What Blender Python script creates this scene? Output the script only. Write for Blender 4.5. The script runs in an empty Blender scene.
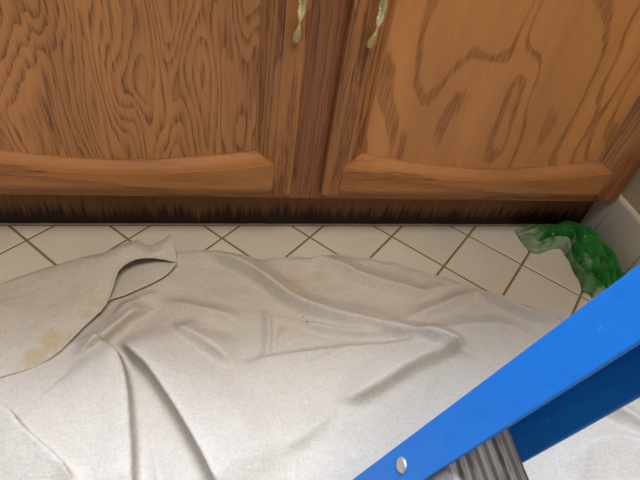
import bpy, bmesh, math, random
import numpy as np
from mathutils import Vector, Matrix, Euler, noise

random.seed(4)
S = bpy.context.scene
C = S.collection
PI = math.pi

# ------------------------------------------------------------------ camera
CAM = Vector((0.33042, -0.66556, 0.62095))
ROT = Euler((0.796827, -0.129198, -0.137467), 'XYZ')
FPX = 482.75
cd = bpy.data.cameras.new('camera'); cam = bpy.data.objects.new('camera', cd); C.objects.link(cam)
cam.location = CAM; cam.rotation_euler = ROT
cd.sensor_width = 36; cd.lens = FPX / 640 * 36; cd.clip_start = 0.01
S.camera = cam

# ------------------------------------------------------------------ world and lights
w = bpy.data.worlds.new('room_ambient'); S.world = w; w.use_nodes = True
bg = w.node_tree.nodes['Background']
bg.inputs[0].default_value = (1.0, 0.93, 0.85, 1); bg.inputs[1].default_value = 0.19

def area(name, loc, aim, sx, sy, power, col):
    d = bpy.data.lights.new(name, 'AREA'); d.shape = 'RECTANGLE'; d.size = sx; d.size_y = sy
    d.energy = power; d.color = col
    o = bpy.data.objects.new(name, d); C.objects.link(o); o.location = loc
    o.rotation_euler = (Vector(aim) - Vector(loc)).to_track_quat('-Z', 'Y').to_euler()
    return o
area('skylight_daylight', (0.10, 0.41, 2.45), (0.30, -0.50, 0), 1.3, 0.50, 116, (0.68, 0.79, 1.0))
area('warm_overhead_fill', (0.60, -1.05, 2.4), (0.5, -0.35, 0.1), 1.0, 0.7, 39, (1.0, 0.89, 0.76))  # unseen warm fill standing in for ceiling bounce, added to brighten the doors

vs = S.view_settings
vs.view_transform = 'Standard'; vs.look = 'None'; vs.gamma = 1; vs.use_curve_mapping = False
vs.exposure = 0.0

# ------------------------------------------------------------------ helpers
RM = ROT.to_matrix()
def at(x, y, z=0.0):                      # the point at height z seen at a pixel of the 640x480 photograph
    d = RM @ Vector(((x - 320) / FPX, -(y - 240) / FPX, -1))
    t = (z - CAM.z) / d.z
    return CAM + d * t

def tag(o, label=None, cat=None, group=None, kind=None):
    if label: o['label'] = label
    if cat: o['category'] = cat
    if group: o['group'] = group
    if kind: o['kind'] = kind
    return o

def empty(name, loc=(0, 0, 0)):
    o = bpy.data.objects.new(name, None); C.objects.link(o); o.location = loc
    o.empty_display_size = 0.05
    return o

def origin_of(p):
    v = Vector((0, 0, 0))
    while p is not None:
        v += p.location; p = p.parent
    return v

def mesh(name, verts, faces, mat, parent=None, smooth=False, loc=None):
    """verts in world coordinates"""
    o0 = origin_of(parent) if parent is not None else Vector((0, 0, 0))
    own = Vector(loc) - o0 if loc is not None else Vector((0, 0, 0))
    off = o0 + own
    me = bpy.data.meshes.new(name)
    me.from_pydata([tuple(Vector(v) - off) for v in verts], [], faces)
    me.validate()
    bm = bmesh.new(); bm.from_mesh(me)
    bmesh.ops.recalc_face_normals(bm, faces=bm.faces)
    bm.to_mesh(me); bm.free()
    if smooth:
        me.polygons.foreach_set('use_smooth', [True] * len(me.polygons))
    me.materials.append(mat)
    o = bpy.data.objects.new(name, me); C.objects.link(o)
    o.location = own
    if parent is not None: o.parent = parent
    return o

def auto_smooth(o, ang=35):
    me = o.data
    me.polygons.foreach_set('use_smooth', [True] * len(me.polygons))
    bm = bmesh.new(); bm.from_mesh(me)
    for e in bm.edges:
        if len(e.link_faces) == 2 and e.calc_face_angle(0) > math.radians(ang): e.smooth = False
    bm.to_mesh(me); bm.free()

def bevel(o, wd, seg=2):
    m = o.modifiers.new('bevel', 'BEVEL'); m.width = wd; m.segments = seg; m.limit_method = 'ANGLE'
    m.angle_limit = math.radians(40)
    return o

def box_vf(x0, x1, y0, y1, z0, z1):
    v = [(x, y, z) for x in (x0, x1) for y in (y0, y1) for z in (z0, z1)]
    f = [(0, 1, 3, 2), (4, 6, 7, 5), (0, 4, 5, 1), (2, 3, 7, 6), (0, 2, 6, 4), (1, 5, 7, 3)]
    return v, f

def box(name, x0, x1, y0, y1, z0, z1, mat, parent=None, bev=0):
    v, f = box_vf(x0, x1, y0, y1, z0, z1)
    o = mesh(name, v, f, mat, parent)
    if bev: bevel(o, bev)
    return o

def grid_faces(nr, nc, closed=False):
    f = []
    for i in range(nr - 1):
        for j in range(nc - 1 if not closed else nc):
            k = (j + 1) % nc
            f.append((i * nc + j, i * nc + k, (i + 1) * nc + k, (i + 1) * nc + j))
    return f

# ------------------------------------------------------------------ materials
class NT:
    def __init__(s, name):
        s.m = bpy.data.materials.new(name); s.m.use_nodes = True
        s.t = s.m.node_tree; s.n = s.t.nodes; s.b = s.n['Principled BSDF']
    def L(s, a, b): s.t.links.new(a, b)
    def set(s, sock, v):
        if isinstance(v, bpy.types.NodeSocket): s.L(v, sock)
        else: sock.default_value = v
    def coord(s, loc=(0, 0, 0), scale=(1, 1, 1), rot=(0, 0, 0)):
        tc = s.n.new('ShaderNodeTexCoord'); mp = s.n.new('ShaderNodeMapping')
        mp.inputs['Location'].default_value = loc; mp.inputs['Scale'].default_value = scale
        mp.inputs['Rotation'].default_value = rot
        s.L(tc.outputs['Object'], mp.inputs['Vector']); return mp.outputs[0]
    def noise(s, vec, scale, detail=2, rough=0.5, dist=0.0):
        q = s.n.new('ShaderNodeTexNoise'); s.L(vec, q.inputs['Vector'])
        q.inputs['Scale'].default_value = scale; q.inputs['Detail'].default_value = detail
        q.inputs['Roughness'].default_value = rough; q.inputs['Distortion'].default_value = dist
        return q.outputs['Fac']
    def math(s, op, a, b=0.0, c=0.0, clamp=False):
        q = s.n.new('ShaderNodeMath'); q.operation = op; q.use_clamp = clamp
        s.set(q.inputs[0], a); s.set(q.inputs[1], b); s.set(q.inputs[2], c); return q.outputs[0]
    def ramp(s, fac, stops, interp='LINEAR'):
        q = s.n.new('ShaderNodeValToRGB'); q.color_ramp.interpolation = interp
        el = q.color_ramp.elements
        while len(el) < len(stops): el.new(0.5)
        for e, (p, c) in zip(el, stops):
            e.position = p
            e.color = (c, c, c, 1) if isinstance(c, (int, float)) else (*c, 1)
        s.L(fac, q.inputs[0]); return q.outputs[0]
    def mix(s, fac, a, b, mode='MIX'):
        q = s.n.new('ShaderNodeMix'); q.data_type = 'RGBA'; q.blend_type = mode
        s.set(q.inputs[0], fac)
        for i, v in ((6, a), (7, b)):
            if isinstance(v, bpy.types.NodeSocket): s.L(v, q.inputs[i])
            else: q.inputs[i].default_value = (*v, 1)
        return q.outputs[2]
    def bump(s, h, strength=0.3, dist=0.001):
        q = s.n.new('ShaderNodeBump'); q.inputs['Strength'].default_value = strength
        q.inputs['Distance'].default_value = dist; s.L(h, q.inputs['Height'])
        s.L(q.outputs[0], s.b.inputs['Normal'])
    def sep(s, vec):
        q = s.n.new('ShaderNodeSeparateXYZ'); s.L(vec, q.inputs[0]); return q.outputs
    def comb(s, x, y, z):
        q = s.n.new('ShaderNodeCombineXYZ')
        for i, v in enumerate((x, y, z)): s.set(q.inputs[i], v)
        return q.outputs[0]
    def out(s, col=None, rough=None, metal=None, spec=None):
        for k, v in (('Base Color', col), ('Roughness', rough), ('Metallic', metal), ('Specular IOR Level', spec)):
            if v is None: continue
            if k == 'Base Color' and not isinstance(v, bpy.types.NodeSocket): v = (*v, 1)
            s.set(s.b.inputs[k], v)
        return s.m

def srgb(r, g, b):
    f = lambda c: (c / 255 / 12.92) if c / 255 <= 0.04045 else ((c / 255 + 0.055) / 1.055) ** 2.4
    return (f(r), f(g), f(b))

def oak(name, light, dark, axis='z', seed=0.0, bx=5.0, lz=1.1, rings=9.0, amt=0.7, jag=0.25, pore=0.55, warp=0.6, lo=0.05, hi=0.55, rough=0.42, tone=0.35):
    """plain sliced oak: contour lines of a noise field stretched along the grain"""
    k = NT(name)
    def cs(ax, lz_):                       # scale across / along the grain
        return (ax, ax, lz_) if axis == 'z' else (lz_, ax, ax)
    v = k.coord((seed, seed * 1.7, seed * 0.6), cs(bx, lz))
    field = k.noise(v, 1.0, 1.5, 0.35, warp)
    vj = k.coord((seed * 2, 3.1, seed), cs(95, 9))
    j = k.noise(vj, 1.0, 2, 0.6)
    f = k.math('ADD', k.math('MULTIPLY', field, rings), k.math('MULTIPLY', k.math('SUBTRACT', j, 0.5), jag * 2))
    fr = k.math('FRACT', f)
    line = k.ramp(fr, [(0.0, 1.0), (lo, 0.95), (hi, 0.0), (0.93, 0.0), (1.0, 1.0)])
    vp = k.coord((seed, 1.3, seed * 3), cs(420, 22))
    p = k.noise(vp, 1.0, 2, 0.6)
    pores = k.ramp(p, [(0.42, 1.0), (0.54, 0.0)])
    # pores are thicker in the ring lines, faint between them
    pm = k.math('MULTIPLY', k.math('ADD', k.math('MULTIPLY', line, 0.80), 0.30), pores)
    fac = k.math('ADD', k.math('MULTIPLY', line, amt * 0.48), k.math('MULTIPLY', pm, pore * amt * 1.2), clamp=True)
    vt = k.coord((seed * 5, 0.7, seed), cs(16, 2.0))
    tn = k.noise(vt, 1.0, 2, 0.5)
    base = k.mix(k.ramp(tn, [(0.3, 0.0), (0.7, 1.0)]), tuple(c * (1 - tone * 0.5) for c in light), tuple(min(1, c * (1 + tone * 0.35)) for c in light))
    col = k.mix(fac, base, dark)
    k.bump(k.math('SUBTRACT', 1.0, fac), 0.18, 0.0006)
    return k.out(col, k.math('ADD', rough, k.math('MULTIPLY', fac, 0.12)), spec=0.4)

OL = srgb(170, 108, 58); OD = srgb(88, 47, 21)
M = {}
M['panel_l'] = oak('oak_fine_cathedral', srgb(178, 120, 68), srgb(94, 55, 28), seed=1.3, bx=15, lz=3.4, rings=21, amt=0.72, jag=0.5, warp=0.35, lo=0.06, hi=0.55)
M['panel_r'] = oak('oak_broad_figure', srgb(186, 126, 70), srgb(112, 66, 32), seed=7.9, bx=9, lz=3.2, rings=7, amt=0.72, jag=0.14, warp=0.45, lo=0.16, hi=0.24, pore=0.4)
M['stile'] = oak('oak_straight_stile', srgb(162, 107, 60), OD, seed=3.1, bx=30, lz=1.2, rings=8, amt=0.8, jag=0.4, warp=0.2)
M['rail'] = oak('oak_cross_rail', srgb(166, 110, 58), srgb(102, 60, 28), axis='x', seed=5.3, bx=22, lz=1.6, rings=4, amt=0.6, jag=0.3, warp=0.3)
M['mull'] = oak('oak_dark_frame', srgb(146, 92, 54), srgb(66, 38, 24), seed=9.1, bx=90, lz=0.9, rings=8, amt=0.6, jag=0.45, warp=0.15)
M['ply'] = oak('oak_ply_side', srgb(160, 100, 56), OD, seed=2.2, bx=10, lz=1.0, rings=5)

# toe kick: oak ply with black water stain wicking up from the floor
k = NT('toe_kick_stained_oak')
v = k.coord((4.0, 0, 0), (260, 1, 9)); g = k.noise(v, 1.0, 3, 0.6)
base = k.mix(g, srgb(88, 54, 28), srgb(146, 94, 50))
xyz = k.sep(k.coord())
h1 = k.noise(k.coord((11, 0, 0), (9, 1, 0.01)), 1.0, 2, 0.5)
h2 = k.noise(k.coord((5, 0, 0), (120, 1, 4)), 1.0, 3, 0.65)
hh = k.math('ADD', k.math('MULTIPLY', h1, 0.040), k.math('MULTIPLY', h2, 0.085))
d = k.math('SUBTRACT', hh, k.math('ADD', xyz[2], 0.022))
st = k.math('MULTIPLY', k.math('ADD', d, 0.006), 42.0, clamp=True)
col = k.mix(k.math('MULTIPLY', st, 0.96), base, srgb(24, 15, 11))
M['toe'] = k.out(col, 0.55, spec=0.3)

# glazed floor tile, slightly soiled
k = NT('glazed_white_tile')
oi = k.n.new('ShaderNodeObjectInfo')
n1 = k.noise(k.coord((2, 2, 0)), 14, 3, 0.6)
c1 = k.mix(n1, srgb(198, 190, 175), srgb(214, 208, 195))
c2 = k.mix(k.math('MULTIPLY', oi.outputs['Random'], 0.35), c1, srgb(186, 178, 160))
n2 = k.noise(k.coord((8, 1, 0)), 55, 3, 0.7)
c3 = k.mix(k.ramp(n2, [(0.62, 0.0), (0.8, 0.30)]), c2, srgb(150, 138, 112))
M['tile'] = k.out(c3, 0.28, spec=0.45)
k = NT('brown_grout')
n1 = k.noise(k.coord(), 40, 3, 0.6)
col = k.mix(n1, srgb(104, 84, 50), srgb(146, 122, 80)); k.bump(n1, 0.4, 0.001)
M['grout'] = k.out(col, 0.9)
k = NT('base_tile_glaze')
n1 = k.noise(k.coord(), 9, 2); col = k.mix(n1, srgb(196, 188, 172), srgb(208, 201, 187))
M['basetile'] = k.out(col, 0.3, spec=0.45)
k = NT('beige_wall_paint')
n1 = k.noise(k.coord(), 90, 4, 0.6); col = k.mix(n1, srgb(176, 158, 128), srgb(196, 180, 150)); k.bump(n1, 0.5, 0.002)
M['wall'] = k.out(col, 0.85)
k = NT('caulk'); n1 = k.noise(k.coord(), 60, 3); col = k.mix(n1, srgb(120, 104, 80), srgb(168, 154, 130)); M['caulk'] = k.out(col, 0.7)

# canvas drop cloth
def canvas(name, stain):
    k = NT(name)
    n1 = k.noise(k.coord((3, 1, 0)), 5, 3, 0.6)
    base = k.mix(n1, srgb(188, 182, 171), srgb(206, 201, 192))
    wx = k.noise(k.coord((0, 0, 0), (900, 60, 60)), 1.0, 1); wy = k.noise(k.coord((0, 0, 0), (60, 900, 60)), 1.0, 1)
    weave = k.math('ADD', wx, wy)
    base = k.mix(k.ramp(weave, [(0.85, 0.0), (1.15, 0.10)]), base, srgb(158, 150, 136))
    fl = k.noise(k.coord((9, 4, 0)), 150, 2, 0.6)
    base = k.mix(k.ramp(fl, [(0.70, 0.0), (0.76, 0.6)]), base, srgb(228, 222, 210))
    for (px, py, r, amount) in stain:
        c = at(px, py, 0.01) - Vector((0.3, -0.5, 0))
        vv = k.coord((0, 0, 0))
        dv = k.n.new('ShaderNodeVectorMath'); dv.operation = 'DISTANCE'
        k.L(vv, dv.inputs[0]); dv.inputs[1].default_value = c
        nn = k.noise(k.coord((px, 0, 0)), 45, 4, 0.65)
        dd = k.math('ADD', dv.outputs['Value'], k.math('MULTIPLY', k.math('SUBTRACT', nn, 0.5), r * 2.6))
        f = k.math('MULTIPLY', k.math('SUBTRACT', 1.0, k.math('DIVIDE', dd, r)), amount * 1.6, clamp=True)
        f = k.math('MINIMUM', f, amount)
        base = k.mix(f, base, srgb(176, 150, 90))
    w1 = k.noise(k.coord((4, 2, 0), (1, 1.6, 1)), 55, 4, 0.62, 0.5)
    w2 = k.noise(k.coord((1, 7, 0)), 240, 3, 0.7)
    hgt = k.math('ADD', k.math('MULTIPLY', w1, 1.0), k.math('ADD', k.math('MULTIPLY', w2, 0.22), k.math('MULTIPLY', weave, 0.10)))
    base = k.mix(k.ramp(w2, [(0.35, 0.22), (0.6, 0.0)]), base, srgb(150, 142, 128))
    k.bump(hgt, 0.55, 0.0035)
    return k.out(base, 0.95, spec=0.1)
M['cloth'] = canvas('canvas_drop_cloth', [(292, 282, 0.03, 0.30), (322, 272, 0.02, 0.25)])
M['flap'] = canvas('canvas_drop_cloth_stained', [(110, 284, 0.020, 0.5), (99, 302, 0.022, 0.55), (88, 316, 0.016, 0.4), (56, 346, 0.024, 0.5), (36, 358, 0.02, 0.5), (122, 258, 0.012, 0.35)])

# ladder
k = NT('blue_fibreglass')
n1 = k.noise(k.coord((0, 0, 0), (1, 1, 0.25)), 160, 3, 0.6)
n2 = k.noise(k.coord((5, 0, 0)), 120, 2, 0.6)
col = k.mix(n1, srgb(14, 98, 182), srgb(26, 116, 200))
col = k.mix(k.ramp(n2, [(0.74, 0.0), (0.78, 0.5)]), col, srgb(150, 190, 225))
k.bump(n1, 0.15, 0.0005)
M['blue'] = k.out(col, 0.4, spec=0.4)
k = NT('scuffed_aluminium')
n1 = k.noise(k.coord((0, 0, 0), (260, 14, 40)), 1.0, 3, 0.6)
n2 = k.noise(k.coord((3, 1, 0), (120, 20, 20)), 1.0, 3, 0.6)
col = k.mix(n1, srgb(108, 106, 106), srgb(186, 184, 184))
col = k.mix(k.ramp(n2, [(0.5, 0.0), (0.65, 0.7)]), col, srgb(60, 54, 50))
M['alu'] = k.out(col, 0.5, 0.55)
k = NT('rivet_metal'); n1 = k.noise(k.coord(), 300, 2); M['rivet'] = k.out(k.mix(n1, srgb(170, 168, 166), srgb(206, 204, 202)), 0.35, 0.6)
k = NT('black_rubber'); n1 = k.noise(k.coord(), 80, 2); M['rubber'] = k.out(k.mix(n1, srgb(24, 24, 24), srgb(44, 43, 42)), 0.8)

# antique brass
k = NT('antique_brass')
n1 = k.noise(k.coord((1, 0, 0)), 60, 1, 0.5)
col = k.mix(n1, srgb(196, 176, 122), srgb(222, 206, 156))
M['brass'] = k.out(col, 0.27, 0.8)

# green rag
k = NT('green_rag_plaster')
n1 = k.noise(k.coord((2, 0, 0)), 26, 3, 0.6, 0.6)
n2 = k.noise(k.coord((6, 2, 0)), 300, 2, 0.6)
g = k.mix(n1, srgb(18, 82, 30), srgb(52, 138, 54))
g = k.mix(k.ramp(n2, [(0.4, 0.0), (0.7, 0.35)]), g, srgb(18, 66, 22))
pa = k.n.new('ShaderNodeAttribute'); pa.attribute_name = 'plaster'
n3 = k.noise(k.coord((1.7, 5, 3.3)), 90, 3, 0.62, 0.4)
pf = k.ramp(k.math('ADD', pa.outputs['Fac'], k.math('MULTIPLY', k.math('SUBTRACT', n3, 0.5), 0.9)), [(0.25, 0.0), (0.9, 0.85)])
g = k.mix(pf, g, srgb(150, 164, 138))
n4 = k.noise(k.coord((9, 9, 1)), 130, 2, 0.6)
g = k.mix(k.ramp(n4, [(0.70, 0.0), (0.75, 0.9)]), g, srgb(205, 212, 200))
k.bump(n2, 0.5, 0.001)
M['rag'] = k.out(g, 0.8, spec=0.2)
k = NT('plaster_crumb'); n1 = k.noise(k.coord(), 200, 2); M['crumb'] = k.out(k.mix(n1, srgb(214, 210, 200), srgb(236, 232, 226)), 0.9)
k = NT('dark_crumb'); n1 = k.noise(k.coord(), 200, 2); M['dirt'] = k.out(k.mix(n1, srgb(52, 42, 30), srgb(84, 70, 50)), 0.9)
k = NT('worktop_laminate'); n1 = k.noise(k.coord(), 60, 3); M['top'] = k.out(k.mix(n1, srgb(190, 180, 160), srgb(214, 206, 190)), 0.4)

# ------------------------------------------------------------------ setting: floor, wall, baseboard
WX = 1.067                                # face of the base tiles on the right wall
XMIN, YMIN = -0.62, -1.35
floor = box('floor', XMIN, WX + 0.02, YMIN, 0.03, -0.03, -0.0018, M['grout'])
tag(floor, kind='structure')
D = 0.16; TH = 0.00968; TY = -0.0384; GAP = 0.0042
ca, sa = math.cos(TH), math.sin(TH)
def lat(a, b): return (D * (ca * a - sa * b), D * (sa * a + ca * b) + TY)
def tile_poly(cx, cy):
    h = 0.5 - GAP / D / math.sqrt(2) * 1.0
    return [lat(cx + h, cy), lat(cx, cy + h), lat(cx - h, cy), lat(cx, cy - h)]
def clip(poly, ax, lim, keep_less):
    out = []
    for i in range(len(poly)):
        a, b = poly[i], poly[(i + 1) % len(poly)]
        ia = (a[ax] <= lim) == keep_less; ib = (b[ax] <= lim) == keep_less
        if ia: out.append(a)
        if ia != ib:
            t = (lim - a[ax]) / (b[ax] - a[ax])
            out.append((a[0] + (b[0] - a[0]) * t, a[1] + (b[1] - a[1]) * t))
    return out
def tile_mesh(poly, cx, cy):
    n = len(poly); c = (sum(q[0] for q in poly) / n, sum(q[1] for q in poly) / n)
    v = []
    for z, ins in ((-0.004, 0), (-0.0008, 0), (0.0, 0.0010)):
        for q in poly:
            dx, dy = c[0] - q[0], c[1] - q[1]; l = math.hypot(dx, dy) or 1
            v.append((q[0] + dx / l * ins * 1.4 - cx, q[1] + dy / l * ins * 1.4 - cy, z))
    f = [tuple(range(2 * n, 3 * n))]
    for r in range(2):
        for i in range(n):
            k2 = (i + 1) % n
            f.append((r * n + i, r * n + k2, (r + 1) * n + k2, (r + 1) * n + i))
    me = bpy.data.meshes.new('tile'); me.from_pydata(v, [], f); me.materials.append(M['tile'])
    return me
full = None
for i2 in range(-10, 20):
    for j2 in range(-16, 3):
        if (i2 + j2) % 2 == 0: continue
        a, b = i2 / 2, j2 / 2
        poly = tile_poly(a, b); cx, cy = lat(a, b)
        xs_ = [q[0] for q in poly]; ys_ = [q[1] for q in poly]
        if max(xs_) < XMIN + 0.1 or min(xs_) > WX - 0.006 or min(ys_) > -0.010 or max(ys_) < YMIN + 0.1: continue
        inside = max(xs_) <= WX - 0.002 and max(ys_) <= -0.004 and min(xs_) > XMIN and min(ys_) > YMIN
        if inside:
            if full is None: full = tile_mesh(poly, cx, cy)
            me = full
        else:
            for ax, lim, less in ((0, WX - 0.002, True), (1, -0.004, True), (0, XMIN, False), (1, YMIN, False)):
                poly = clip(poly, ax, lim, less)
                if len(poly) < 3: break
            if len(poly) < 3: continue
            me = tile_mesh(poly, cx, cy)
        o = bpy.data.objects.new('tile', me); C.objects.link(o); o.location = (cx, cy, 0); o.parent = floor

wall = box('wall_right', WX + 0.009, WX + 0.11, YMIN, 0.62, -0.03, 2.3, M['wall']); tag(wall, kind='structure')
bb = empty('baseboard_right', (WX, -0.3, 0)); tag(bb, kind='structure')
TW = 0.1125; TH2 = 0.113
def base_tile(y0, y1):
    prof = [(0.009, 0.0), (0.0, 0.0), (0.0, TH2 - 0.008)]
    for q in range(1, 7):
        t = q / 6 * PI / 2
        prof.append((0.0085 * (1 - math.cos(t)), TH2 - 0.008 + 0.008 * math.sin(t)))
    prof.append((0.009, TH2))
    n = len(prof); v = []
    for y in (y0, y1):
        for (px, pz) in prof: v.append((WX + px, y, pz))
    f = grid_faces(2, n, True) + [tuple(range(n)), tuple(range(2 * n - 1, n - 1, -1))]
    o = mesh('base_tile', v, f, M['basetile'], bb); auto_smooth(o, 40); bevel(o, 0.0007, 1)
base_tile(-0.0400, -0.0008)
y = -0.0416
while y > YMIN + TW:
    base_tile(y - TW + 0.0016, y); y -= TW
mesh('grout_strip', *box_vf(WX + 0.0018, WX + 0.0088, YMIN, -0.001, 0.0005, TH2 - 0.006), M['grout'], bb)

# ------------------------------------------------------------------ cabinet
YD = -0.062                               # face of the doors
ZB, ZT = 0.124, 0.665                     # door bottom and top
YF = -0.042                               # face frame
cab = empty('base_cabinet', (0.45, 0.25, 0))
tag(cab, 'oak cabinet with two panelled doors above a black-stained toe kick', 'cabinet')
XL, XR = -0.30, WX - 0.001
box('toe_kick', XL + 0.02, XR, 0.0, 0.014, 0.0, 0.125, M['toe'], cab)['label'] = 'dark oak board blackened by water stains'
box('bottom_panel', XL, XR, YF + 0.0205, 0.55, 0.1255, 0.142, M['ply'], cab)
box('side_panel', XL, XL + 0.018, YF + 0.0205, 0.55, 0.0, 0.80, M['ply'], cab)
box('side_panel', XR - 0.018, XR, 0.0145, 0.55, 0.143, 0.80, M['ply'], cab)
box('frame_rail', XL, XR, YF + 0.0003, YF + 0.020, 0.1003, 0.136, M['rail'], cab, 0.0008)
box('frame_stile', 0.4185, 0.4945, YF, YF + 0.020, 0.100, 0.7598, M['mull'], cab, 0.0008)
box('frame_stile', XL, -0.10, YF, YF + 0.020, 0.100, 0.7598, M['mull'], cab, 0.0008)
box('frame_stile', 1.012, XR, YF, YF + 0.020, 0.100, 0.7598, M['mull'], cab, 0.0008)
box('frame_rail', XL, XR, YF, YF + 0.020, 0.66, 0.80, M['rail'], cab, 0.0008)
box('worktop', XL - 0.02, XR, -0.095, 0.56, 0.80, 0.838, M['top'], cab, 0.004)

SW, PW, PD = 0.031, 0.030, 0.0165          # stile flat, moulding width, panel recess
# moulding across t=0 (flat) .. 1 (panel): (t, depth)
MOULD = [(0.0, 0.0), (0.03, 0.0016), (0.2, 0.0026), (0.45, 0.0060), (0.7, 0.0110), (0.90, 0.0152), (0.96, 0.0155), (1.0, 0.0175)]
def door(x0, x1, mp, hx, lab):
    dr = empty('door', (0, 0, 0)); dr.parent = cab
    dr.location = Vector(((x0 + x1) / 2, YD + 0.02, ZB)) - cab.location
    dr['label'] = lab
    xc = (x0 + x1) / 2; half = (x1 - x0) / 2
    il = half - SW; ip = half - SW - PW
    c1 = lambda x: 0.159 + 0.0235 * min(1.2, ((x - xc) / il) ** 2)
    c2 = lambda x: 0.1745 + 0.0240 * min(1.2, ((x - xc) / ip) ** 2)
    # stiles
    for s in (-1, 1):
        cols = [(half - 0.0005, 0.0195, ZB), (half, 0.015, ZB), (half, 0.005, ZB), (half - 0.0016, 0.0016, ZB), (half - 0.005, 0.0, ZB)]
        for t, dp in MOULD:
            cols.append((half - SW - PW * t, dp, ZB if t == 0 else None))
        v = []; n = 14
        for (hx_, dp, zb) in cols:
            t = (half - SW - hx_) / PW
            lo = ZB if zb is not None else (c1(xc + il) * (1 - t) + c2(xc + ip) * t)
            hi = ZT if zb is not None else ZT - 0.06 - 0.03 * t
            for i in range(n):
                z = lo + (hi - lo) * i / (n - 1)
                y = YD + dp
                v.append((xc + s * hx_, y, z))
        f = grid_faces(len(cols), n)
        # lower chamfer: end cap back to the door's rear
        m = len(v); caps = []
        for ci in range(6):
            hx_, dp, zb = cols[ci]; v.append((xc + s * hx_, YD + 0.0195, ZB))
        for ci in range(5): f.append((ci * n, (ci + 1) * n, m + ci + 1, m + ci))
        o = mesh('stile', v, f, M['stile'], dr); auto_smooth(o, 25)
    # bottom rail, curved
    rows = [(ZB, 0.0195), (ZB, 0.006), (ZB + 0.002, 0.003), (ZB + 0.0095, 0.0006), (ZB + 0.0105, 0.0)]
    nx = 41; v = []
    for (z, dp) in rows:
        for i in range(nx):
            x = xc + il * (2 * i / (nx - 1) - 1); v.append((x, YD + dp, z))
    for t, dp in MOULD:
        hw = il - PW * t
        for i in range(nx):
            q = 2 * i / (nx - 1) - 1
            xa = xc + hw * q
            z = c1(xc + il * q) * (1 - t) + c2(xc + ip * q) * t
            v.append((xa, YD + dp, z))
    o = mesh('rail', v, grid_faces(len(rows) + len(MOULD), nx), M['rail'], dr); auto_smooth(o, 25)
    # top rail
    v = []
    for (z, dp, hw) in [(ZT, 0.0195, il), (ZT, 0.003, il), (ZT - 0.003, 0.0, il)] + [(ZT - 0.06 - 0.03 * t, dp, il - PW * t) for t, dp in MOULD]:
        for i in range(9): v.append((xc + hw * (i / 4 - 1), YD + dp, z))
    o = mesh('rail', v, grid_faces(3 + len(MOULD), 9), M['rail'], dr); auto_smooth(o, 25)
    # panel
    pz = 0.169
    mesh('panel', *box_vf(xc - ip - 0.008, xc + ip + 0.008, YD + PD, YD + PD + 0.004, pz, ZT - 0.082), mp, dr)
    # bow handle: spoon ends on the door, thin necks, fat middle
    z0, z1 = 0.3715, 0.4795
    v = []; NS, NR = 61, 16
    for i in range(NS):
        t = i / (NS - 1); s = abs(2 * t - 1)          # 1 at the ends, 0 in the middle
        z = z0 + (z1 - z0) * t
        yo = 0.0030 + 0.021 * (1 - s ** 2.0) ** 1.3
        e = (1 - s) * (z1 - z0) / 2                   # distance from the end
        if e < 0.012:
            u = e / 0.012; wd = 0.0070 * math.sqrt(max(0.0, 1 - (1 - u) ** 2))
        elif e < 0.030:
            u = (e - 0.012) / 0.018; wd = 0.0026 + 0.0044 * (0.5 + 0.5 * math.cos(u * PI))
        elif e < 0.046:
            u = (e - 0.030) / 0.016; wd = 0.0026 + 0.0030 * (0.5 - 0.5 * math.cos(u * PI))
        else:
            wd = 0.0056 + 0.0006 * math.sin((e - 0.046) / 0.008 * PI * 2)
        th = min(0.0032, wd * 0.8 + 0.0002); wd = max(wd, 0.0003)
        for q in range(NR):
            a = 2 * PI * q / NR
            v.append((hx + wd * math.cos(a), YD - yo + th * math.sin(a), z))
    o = mesh('handle', v, grid_faces(NS, NR, True) + [tuple(range(NR)), tuple(range((NS - 1) * NR, NS * NR))], M['brass'], dr, True)
    o['label'] = 'antique brass bow pull with spoon ends'
    return dr
door(-0.113, 0.431, M['panel_l'], 0.4155, 'oak door with fine wavy cathedral grain, brass pull at its right edge')
door(0.480, 1.026, M['panel_r'], 0.5110, 'oak door with broad sparse grain figure, brass pull at its left edge')

# bead where the toe kick meets the floor
v = []; n = 60
for i in range(n):
    x = XL + 0.03 + (XR - XL - 0.035) * i / (n - 1)
    r = 0.0026 + 0.0012 * noise.noise(Vector((x * 30, 0, 0)))
    for q in range(6):
        a = PI / 2 * q / 5
        v.append((x, -0.0002 - r * math.cos(a), -0.0012 + r * 0.9 * math.sin(a) + 0.0012))
bead = mesh('trim_1', v, grid_faces(n, 6), M['caulk'], None, True); tag(bead, kind='structure')

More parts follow.
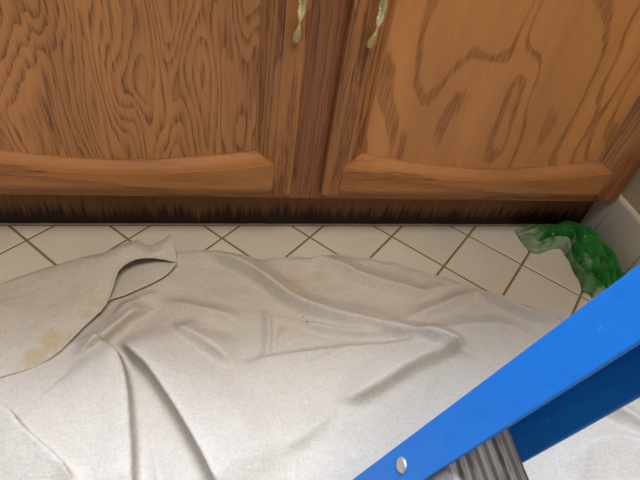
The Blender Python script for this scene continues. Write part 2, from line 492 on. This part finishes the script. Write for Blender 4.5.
# ------------------------------------------------------------------ drop cloth
def seg_field(X, Y, pts, h, wl, wr, taper=0.25, z=0.008):
    """height of one fold along a line; wl and wr are the widths to the left and right of travel"""
    P = np.array([[*at(px, py, z)[:2]] for px, py in pts])
    for _ in range(2):                                  # round the corners
        Q = [P[0]]
        for a, b in zip(P[:-1], P[1:]): Q += [0.75 * a + 0.25 * b, 0.25 * a + 0.75 * b]
        Q.append(P[-1]); P = np.array(Q)
    seg = np.linalg.norm(P[1:] - P[:-1], axis=1); cum = np.concatenate([[0], np.cumsum(seg)]); tot = cum[-1]
    best = np.full(X.shape, 1e9); side = np.zeros(X.shape); u = np.zeros(X.shape)
    for i in range(len(P) - 1):
        a, b = P[i], P[i + 1]; d_ = b - a; L2 = d_ @ d_
        t = np.clip(((X - a[0]) * d_[0] + (Y - a[1]) * d_[1]) / L2, 0, 1)
        dx = X - (a[0] + t * d_[0]); dy = Y - (a[1] + t * d_[1]); dd = np.hypot(dx, dy)
        m = dd < best
        best = np.where(m, dd, best); side = np.where(m, d_[0] * dy - d_[1] * dx, side); u = np.where(m, (cum[i] + t * seg[i]) / tot, u)
    wv = np.where(side > 0, wl, wr)
    tp = np.clip(u / taper, 0, 1) * np.clip((1 - u) / taper, 0, 1) if taper > 0 else 1.0
    tp = tp * tp * (3 - 2 * tp) if taper > 0 else 1.0
    wv = wv * (0.55 + 0.45 * tp)
    q = best / wv
    g = tp * np.exp(-q ** 2 / (0.35 + 0.65 * np.minimum(q, 1.0)))      # crest a little sharper than a bell
    # direction across the fold, towards its steep side
    P2 = P[-1] - P[0]; nrm = np.array([-P2[1], P2[0]]) / (np.linalg.norm(P2) + 1e-9)
    if wl > wr: nrm = -nrm
    return h * g, g, nrm

FOLDS = [
    # the lobe at the left and the deep valley beside it
    ([(74, 340), (92, 343), (106, 351), (116, 365), (123, 385), (127, 420), (129, 480), (128, 560)], 0.015, 0.007, 0.055, 0.26, 0.006),
    ([(112, 342), (135, 350), (158, 368), (178, 396), (200, 430), (222, 470), (250, 530)], 0.023, 0.050, 0.012, 0.20, 0.016),
    ([(-60, 412), (0, 419), (11, 424), (22, 442), (49, 465), (80, 500)], 0.013, 0.006, 0.05, 0.16, 0.008),
    # under the flap
    ([(158, 309), (137, 312), (118, 326), (98, 345), (70, 362)], 0.013, 0.006, 0.018, 0.3, 0.008),
    ([(150, 297), (180, 305), (225, 317), (255, 327)], 0.007, 0.014, 0.012, 0.35),
    ([(110, 318), (140, 300), (165, 290)], 0.005, 0.012, 0.012, 0.35),
    ([(170, 324), (190, 334), (215, 350), (240, 367)], 0.011, 0.025, 0.008, 0.3),
    # long diagonal fold through the middle
    ([(190, 246), (245, 267), (270, 285), (292, 302), (330, 316), (385, 327), (440, 344), (490, 362)], 0.0125, 0.022, 0.010, 0.18),
    ([(285, 318), (320, 327), (350, 332), (395, 334)], 0.007, 0.010, 0.007, 0.35),
    ([(264, 306), (268, 325), (268, 345), (262, 364)], 0.005, 0.006, 0.006, 0.3),
    ([(277, 352), (281, 340), (284, 325)], 0.003, 0.006, 0.006, 0.3),
    ([(228, 368), (286, 359), (350, 351), (400, 349), (440, 336)], 0.007, 0.010, 0.045, 0.2),
    ([(470, 338), (430, 356), (400, 371), (372, 389), (345, 402), (325, 396)], 0.0125, 0.010, 0.024, 0.22),
    ([(340, 408), (305, 434), (276, 458)], 0.005, 0.010, 0.018, 0.35),
    ([(300, 375), (325, 365), (345, 352)], 0.003, 0.008, 0.012, 0.35),
    # right-hand side
    ([(398, 320), (430, 312), (456, 300), (482, 290)], 0.008, 0.014, 0.009, 0.3),
    ([(468, 286), (500, 302), (524, 314), (568, 322)], 0.010, 0.012, 0.009, 0.25),
    ([(292, 256), (339, 264), (361, 279), (440, 298)], 0.009, 0.020, 0.012, 0.25),
    ([(400, 345), (440, 330), (490, 325), (540, 335)], 0.007, 0.018, 0.014, 0.3),
    ([(410, 300), (430, 290), (450, 285)], 0.004, 0.012, 0.010, 0.3),
    ([(590, 400), (614, 410), (640, 430), (680, 450)], 0.012, 0.02, 0.012, 0.2),
    ([(560, 470), (600, 440), (640, 445), (700, 470)], 0.008, 0.02, 0.03, 0.2),
    ([(150, 440), (160, 470), (165, 520)], 0.004, 0.012, 0.010, 0.3),
]
EDGE = [(-120, 300), (-40, 292), (0, 285), (56, 268), (100, 258), (140, 250), (180, 248), (205, 249), (240, 254), (265, 258), (300, 256), (340, 254), (365, 256), (400, 264), (440, 275), (480, 290), (520, 303), (570, 319), (620, 338), (680, 370)]
ep = np.array([[*at(px, py, 0.004)[:2]] for px, py in EDGE])
ep = ep[np.argsort(ep[:, 0])]
NXc, NYc = 520, 300
x_lo, x_hi, y_lo = -0.42, 1.045, -1.12
gx = np.linspace(x_lo, x_hi, NXc)
ye = np.interp(gx, ep[:, 0], ep[:, 1])
ker = np.exp(-np.linspace(-2, 2, 17) ** 2); ker /= ker.sum()
ye = np.convolve(np.pad(ye, 8, mode='edge'), ker, 'valid')
ye += 0.0022 * np.sin(gx * 61 + 1) + 0.0014 * np.sin(gx * 143)
tt = np.linspace(0, 1, NYc) ** 1.25
Xg = np.repeat(gx[None, :], NYc, 0)
Yg = ye[None, :] + tt[:, None] * (y_lo - ye)[None, :]
Zg = np.zeros_like(Xg)
DX = np.zeros_like(Xg); DY = np.zeros_like(Xg)
for fo_ in FOLDS:
    pts, h, wl, wr, tp = fo_[:5]
    z_, g_, n_ = seg_field(Xg, Yg, pts, 2.0 * h, wl, wr, tp); Zg += z_
    lean = fo_[5] if len(fo_) > 5 else 0.32 * h
    DX += n_[0] * lean * g_; DY += n_[1] * lean * g_
# small random wrinkles
rw = random.Random(21)
for _ in range(70):
    cx_, cy_ = rw.uniform(-0.05, 1.0), rw.uniform(-0.50, -0.08); L_ = rw.uniform(0.02, 0.07); an = rw.choice([-0.5, -0.35, 0.35, 0.6, 1.2]) + rw.uniform(-0.4, 0.4)
    w_ = rw.uniform(0.0035, 0.008); h_ = rw.uniform(0.0008, 0.0022); bow = rw.uniform(-0.25, 0.25)
    m_ = (np.abs(Xg - cx_) < 0.1) & (np.abs(Yg - cy_) < 0.1)
    xs1 = Xg[m_] - cx_; ys1 = Yg[m_] - cy_; a_ = xs1 * math.cos(an) + ys1 * math.sin(an); b_ = -xs1 * math.sin(an) + ys1 * math.cos(an)
    b_ = b_ - bow * a_ * a_ / L_
    Zg[m_] += h_ * np.exp(-(a_ / L_) ** 2) * np.exp(-(b_ / np.where(b_ > 0, w_ * 2, w_)) ** 2)
# large soft billows
for (px, py, r, h) in [(62, 415, 0.075, 0.016), (330, 430, 0.09, 0.006), (240, 300, 0.05, 0.005), (500, 350, 0.06, 0.006), (250, 420, 0.05, 0.007)]:
    c = at(px, py, 0.01); Zg += h * np.exp(-((Xg - c.x) ** 2 + (Yg - c.y) ** 2) / r ** 2)
nz = np.array([noise.noise(Vector((a * 14, b * 14, 0))) * 0.0022 + noise.noise(Vector((a * 38, b * 38, 3))) * 0.0010 + (0.0016 - 0.006 * abs(noise.noise(Vector((a * 11 + 5, b * 19, 7))))) * 0.5
               for a, b in zip(Xg.ravel(), Yg.ravel())]).reshape(Xg.shape)
edge_d = (ye[None, :] - Yg)
ef = np.clip(edge_d / 0.014, 0, 1); ef = ef * ef * (3 - 2 * ef)
flat = np.clip(((Xg - 0.45) ** 2 + (Yg + 0.56) ** 2) ** 0.5 / 0.07 - 0.6, 0, 1)     # pressed flat under the ladder feet
flat *= np.clip(((Xg - 0.45) ** 2 + (Yg + 0.93) ** 2) ** 0.5 / 0.07 - 0.6, 0, 1)
Zg = 0.0024 + (np.maximum(Zg + nz + 0.0022, 0.0004)) * (0.10 + 0.90 * ef) * (0.05 + 0.95 * flat)
cloth = empty('drop_cloth', (0.3, -0.5, 0))
tag(cloth, 'rumpled off-white canvas drop cloth spread over the tiled floor', 'drop cloth')
lk = np.clip(edge_d / 0.03, 0, 1) * flat
V = np.stack([Xg + DX * lk, Yg + DY * lk, Zg], -1).reshape(-1, 3)
sheet = mesh('sheet', V.tolist(), grid_faces(NYc, NXc), M['cloth'], cloth, True)
def cloth_z(x, y):
    j = int(round((x - x_lo) / (x_hi - x_lo) * (NXc - 1))); j = min(max(j, 0), NXc - 1)
    i = int(np.argmin(np.abs(Yg[:, j] - y))); return float(Zg[i, j])

# the folded-back corner
def interp_rows(ctrl, nr, nc):
    """bicubic-ish resample of a grid of 3-D control points"""
    A = np.array(ctrl, float)
    def cr(A, n):
        m = A.shape[0]; out = []
        for q in np.linspace(0, m - 1, n):
            i = min(int(q), m - 2); t = q - i
            p0 = A[max(i - 1, 0)]; p1 = A[i]; p2 = A[i + 1]; p3 = A[min(i + 2, m - 1)]
            out.append(0.5 * ((2 * p1) + (-p0 + p2) * t + (2 * p0 - 5 * p1 + 4 * p2 - p3) * t * t + (-p0 + 3 * p1 - 3 * p2 + p3) * t ** 3))
        return np.array(out)
    A = cr(A, nr); A = np.swapaxes(cr(np.swapaxes(A, 0, 1), nc), 0, 1)
    return A
def ctrl(rows): return [[tuple(at(px, py, z)) for (px, py, z) in r] for r in rows]
top = ctrl([
    # back outline, on the floor
    [(-90, 312, .004), (-40, 297, .004), (0, 284, .004), (38, 271, .004), (72, 261, .004), (98, 255, .004), (118, 250, .004), (133, 245, .004), (146, 248, .004), (158, 246, .004), (168, 242, .004)],
    # rising back
    [(-85, 322, .008), (-38, 308, .008), (8, 291, .009), (45, 276, .013), (76, 262, .018), (100, 254, .022), (120, 247, .024), (136, 241, .024), (149, 246, .020), (161, 241, .022), (171, 234, .024)],
    # crown
    [(-75, 350, .012), (-28, 338, .012), (20, 318, .014), (58, 297, .018), (85, 276, .025), (103, 264, .033), (119, 255, .037), (135, 250, .037), (151, 252, .032), (164, 248, .028), (174, 244, .024)],
    # lip
    [(-60, 395, .010), (-5, 378, .010), (34, 366, .010), (58, 351, .013), (80, 329, .016), (104, 306, .020), (112, 287, .027), (118, 270, .034), (134, 259, .036), (155, 257, .030), (177, 262, .020)],
])
G = interp_rows(top, 40, 130)
for i in range(40):
    for j in range(130):
        x, y, z = G[i, j]; e = min(1, i / 6, (39 - i) / 4 + 0.3)
        G[i, j, 2] = z + e * (0.0038 * noise.noise(Vector((x * 24, y * 24, 1.5))) + 0.0012 * noise.noise(Vector((x * 60, y * 60, 4))))
        if i < 3: G[i, j, 2] = max(G[i, j, 2], 0.003)
flap = mesh('folded_corner', G.reshape(-1, 3).tolist(), grid_faces(40, 130), M['flap'], cloth, True)
flap['label'] = 'turned-back corner of the cloth with ochre stains'
hv = []
for j in range(130):
    a_ = Vector(G[39, max(j - 1, 0)]); b_ = Vector(G[39, min(j + 1, 129)]); d_ = (b_ - a_).normalized()
    s1 = d_.cross(Vector((0, 0, 1))).normalized(); s2 = s1.cross(d_); c_ = Vector(G[39, j])
    rr = 0.0019 + 0.0006 * noise.noise(Vector((j * 0.35, 0, 0)))
    for q in range(8): hv.append(c_ + (s1 * math.cos(q * PI / 4) + s2 * math.sin(q * PI / 4)) * rr)
mesh('hem', hv, grid_faces(130, 8, True), M['flap'], cloth, True)
sm = flap.modifiers.new('thick', 'SOLIDIFY'); sm.thickness = 0.0016; sm.offset = 0
under = ctrl([
    [(60, 300, .006), (98, 262, .006), (120, 256, .006), (140, 252, .006), (158, 247, .007), (170, 240, .012)],
    [(62, 325, .010), (100, 285, .008), (122, 275, .008), (143, 266, .009), (162, 258, .012), (175, 248, .018)],
    [(70, 340, .013), (104, 304, .014), (125, 295, .013), (150, 284, .013), (166, 275, .014), (177, 263, .019)],
])
G2 = interp_rows(under, 22, 60)
lo_ = mesh('underside_fold', G2.reshape(-1, 3).tolist(), grid_faces(22, 60), M['cloth'], cloth, True)
sm = lo_.modifiers.new('thick', 'SOLIDIFY'); sm.thickness = 0.0014; sm.offset = 0

# ------------------------------------------------------------------ green rag
def cr1(pts, n):
    A = np.array(pts, float); m = len(A); out = []
    for q in np.linspace(0, m - 1, n):
        i = min(int(q), m - 2); t = q - i
        p0 = A[max(i - 1, 0)]; p1 = A[i]; p2 = A[i + 1]; p3 = A[min(i + 2, m - 1)]
        out.append(0.5 * ((2 * p1) + (-p0 + p2) * t + (2 * p0 - 5 * p1 + 4 * p2 - p3) * t * t + (-p0 + 3 * p1 - 3 * p2 + p3) * t ** 3))
    return np.array(out)
sp = []
#          upper/right edge   lower/left edge   height
for (a, b, h) in [((514, 231), (523, 245), .004), ((522, 229), (531, 252), .016), ((537, 228), (541, 252), .021), ((551, 228), (552, 249), .024), ((565, 229), (560, 249), .027), ((579, 232), (566, 254), .029),
                  ((594, 240), (571, 264), .030), ((606, 253), (577, 277), .028), ((616, 267), (584, 290), .024), ((623, 281), (592, 296), .018), ((626, 290), (603, 301), .006)]:
    pa, pb = at(*a), at(*b); sp.append((pa.x, pa.y, pb.x, pb.y, h))
NU, NV = 130, 64
R_ = cr1(sp, NU); v = []; smear = []
for i in range(NU):
    u = i / (NU - 1)
    ax, ay, bx_, by, h = R_[i]
    for j in range(NV):
        t = j / (NV - 1)
        jit = 0.10 * noise.noise(Vector((u * 9, (0 if t < .5 else 5), 2)))
        te = -0.04 + t * 1.08 + jit * (2 * t - 1)
        x = ax + (bx_ - ax) * te; y = ay + (by - ay) * te
        dome = max(0.0, 1 - (2 * t - 1) ** 2) ** 0.42
        ph = t * 4.0 + 0.55 * math.sin(u * 7 + 0.6) + 0.5 * noise.noise(Vector((u * 5, t * 2, 9)))
        fold = abs(math.sin(ph * PI))
        cross = abs(math.sin((u * 3.5 + 0.6 * noise.noise(Vector((u * 6, t * 4, 1)))) * PI))
        rg = 1 - 1.7 * abs(noise.noise(Vector((x * 22 + 3, y * 22, 6))))
        z = 1.55 * h * dome * (0.10 + 0.90 * fold ** 0.6) * (0.88 + 0.12 * cross) * (0.62 + 0.38 * rg)
        n_ = noise.noise(Vector((x * 70, y * 70, 2))) * 0.0022 + noise.noise(Vector((x * 160, y * 160, 5))) * 0.0014
        z = max(0.0008, z + n_ * dome)
        ns_ = 0.5 + 0.5 * noise.noise(Vector((x * 60, y * 60, 8)))
        sm_ = max(0.0, 1 - u / 0.26) * 1.5 + max(0.0, (t - 0.72) / 0.28) * (1.6 if 0.2 < u < 0.5 else 0.7) + max(0.0, (u - 0.88) / 0.12) * 1.2 + 0.9 * max(0.0, noise.noise(Vector((u * 7, t * 7, 3))) - 0.12) * 2
        smear.append(min(1.0, max(0.0, sm_ * (0.3 + 0.9 * ns_))))
        v.append((x, y, z))
    # close the underside on the floor
v2 = [(q[0], q[1], 0.0004) for q in v]
f = grid_faces(NU, NV); nn = len(v)
border = [j for j in range(NV)] + [i * NV + NV - 1 for i in range(1, NU)] + [(NU - 1) * NV + j for j in range(NV - 2, -1, -1)] + [i * NV for i in range(NU - 2, 0, -1)]
f += [tuple(reversed([q + nn for q in fc])) for fc in f]
for q in range(len(border)):
    a, b = border[q], border[(q + 1) % len(border)]; f.append((a, b, b + nn, a + nn))
rag = mesh('rag', v + v2, f, M['rag'], None, True, loc=tuple(at(570, 260)))
at_ = rag.data.attributes.new('plaster', 'FLOAT', 'POINT'); at_.data.foreach_set('value', (smear + smear)[:len(rag.data.vertices)])
tag(rag, 'crumpled green rag with whitish plaster smears in the corner by the baseboard', 'rag')

# ------------------------------------------------------------------ ladder
PHI, PSI, LX, LY, FW, FD = 0.35015, -0.00706, 0.38970, -0.51147, 0.03559, 0.06720
lx = Vector((math.cos(PSI), math.sin(PSI), 0)); ly = Vector((-math.sin(PSI), math.cos(PSI), 0)); lz = Vector((0, 0, 1))
ld = math.sin(PHI) * lx + math.cos(PHI) * lz
ln = math.cos(PHI) * lx - math.sin(PHI) * lz
LO = Vector((LX, LY, 0)); WID = 0.40; LEN = 1.70
lad = empty('ladder', (LX, LY - WID / 2, 0))
tag(lad, 'bright blue ladder with grey metal steps leaning over the drop cloth', 'ladder')
TK = 0.0035
def rail(o, s, ):
    """C channel, web on the outside; o = outer front corner line, s = direction from web to flange edge (-1: towards -Y)"""
    prof = [(0, 0), (FW, 0), (FW, TK), (TK, TK), (TK, FD - TK), (FW, FD - TK), (FW, FD), (0, FD)]
    n = len(prof); v = []
    for u in (0.035, LEN):
        for (a, b) in prof: v.append(o + ld * u + ly * (s * a) + ln * b)
    f = grid_faces(2, n, True) + [tuple(range(n)), tuple(range(2 * n - 1, n - 1, -1))]
    ob = mesh('rail', v, f, M['blue'], lad); bevel(ob, 0.0012, 2)
    # rubber shoe
    vv = []
    for zz in (0.0032, 0.055):
        for (a, b) in ((-0.003, -0.004), (FW + 0.003, -0.004), (FW + 0.003, FD + 0.004), (-0.003, FD + 0.004)):
            vv.append(o + ly * (s * a) + lx * (b / math.cos(PHI)) + ld * (zz / math.cos(PHI)))
    fo = mesh('foot', vv, box_idx(), M['rubber'], lad); bevel(fo, 0.003, 2)
def box_idx(): return [(0, 1, 2, 3), (7, 6, 5, 4), (0, 4, 5, 1), (1, 5, 6, 2), (2, 6, 7, 3), (3, 7, 4, 0)]
rail(LO, -1)
rail(LO - ly * WID, 1)
def rivet(c, nrm, r=0.0066):
    t1 = ld; t2 = nrm.cross(ld).normalized(); v = []; n = 14
    for (rr, hh) in ((1, 0), (0.94, 0.0010), (0.7, 0.0019), (0.35, 0.0024)):
        for q in range(n):
            a = 2 * PI * q / n; v.append(c + (t1 * math.cos(a) + t2 * math.sin(a)) * r * rr + nrm * hh)
    mesh('rivet', v, grid_faces(4, n, True) + [tuple(range(3 * n, 4 * n))], M['rivet'], lad, True)
def step(zs):
    # horizontal ribbed tread with front and back skirts, between the flanges
    u = zs / math.cos(PHI); o = LO + ld * u
    dep = (FD - 2 * TK) / math.cos(PHI) - 0.002; x0 = TK / math.cos(PHI) + 0.001
    prof = []; NR = 7
    prof.append((x0, -0.030)); prof.append((x0, 0.0))
    for q in range(NR):
        a = x0 + dep * (q + 0.15) / NR; b = x0 + dep * (q + 0.85) / NR; m = (b - a) * 0.22
        prof += [(a, -0.0016), (a + m, 0.0008), (b - m, 0.0008), (b, -0.0016)]
    prof += [(x0 + dep, 0.0), (x0 + dep, -0.030), (x0 + dep - 0.003, -0.030), (x0 + dep - 0.003, -0.005), (x0 + 0.003, -0.005), (x0 + 0.003, -0.030)]
    n = len(prof); v = []
    for k_ in (0, 1):
        yy = -TK - 0.0006 if k_ == 0 else -WID + TK + 0.0006
        for (a, b) in prof: v.append(o + lx * (a + b * math.tan(PHI)) + lz * b + ly * yy)
    mesh('step', v, grid_faces(2, n, True) + [tuple(range(n)), tuple(range(2 * n - 1, n - 1, -1))], M['alu'], lad)
    for yy in (-FW * 0.46, -WID + FW * 0.46):
        rivet(LO + ld * (u - 0.043) + ly * yy - ln * 0.0002, -ln)
for zs in (0.262, 0.552, 0.842, 1.132, 1.422): step(zs)

# ------------------------------------------------------------------ crumbs
def crumb(name, px, py, r, mat, label, cat, group, z):
    p = at(px, py, z); bm = bmesh.new(); bmesh.ops.create_icosphere(bm, subdivisions=1, radius=r)
    for q in bm.verts:
        q.co *= 0.75 + 0.5 * random.random(); q.co.z *= 0.55
    zmin = min(q.co.z for q in bm.verts)
    for q in bm.verts: q.co.z -= zmin
    me = bpy.data.meshes.new(name); bm.to_mesh(me); bm.free(); me.materials.append(mat)
    o = bpy.data.objects.new(name, me); C.objects.link(o); o.location = p; tag(o, label, cat, group)
for (px, py, r) in [(495, 269, .0014), (492, 273, .001), (499, 267, .001), (427, 242, .0012), (444, 259, .001), (475, 258, .0009), (420, 236, .001), (486, 231, .001)]:
    crumb('plaster_crumb', px, py, r, M['crumb'], 'tiny white plaster crumb lying on the bare floor tiles', 'crumb', 'white crumbs on the tiles', 0.0)
for (px, py, r, wh) in [(303, 317, .0013, 'farther from the viewer'), (307, 322, .0013, 'nearer to the viewer')]:
    q = at(px, py, 0.012); zz = cloth_z(q.x, q.y); q = at(px, py, zz); zz = cloth_z(q.x, q.y)
    crumb('dirt_crumb', px, py, r, M['dirt'], 'dark crumb on the drop cloth, of the pair the one ' + wh, 'crumb', 'dark crumbs on the cloth', zz)
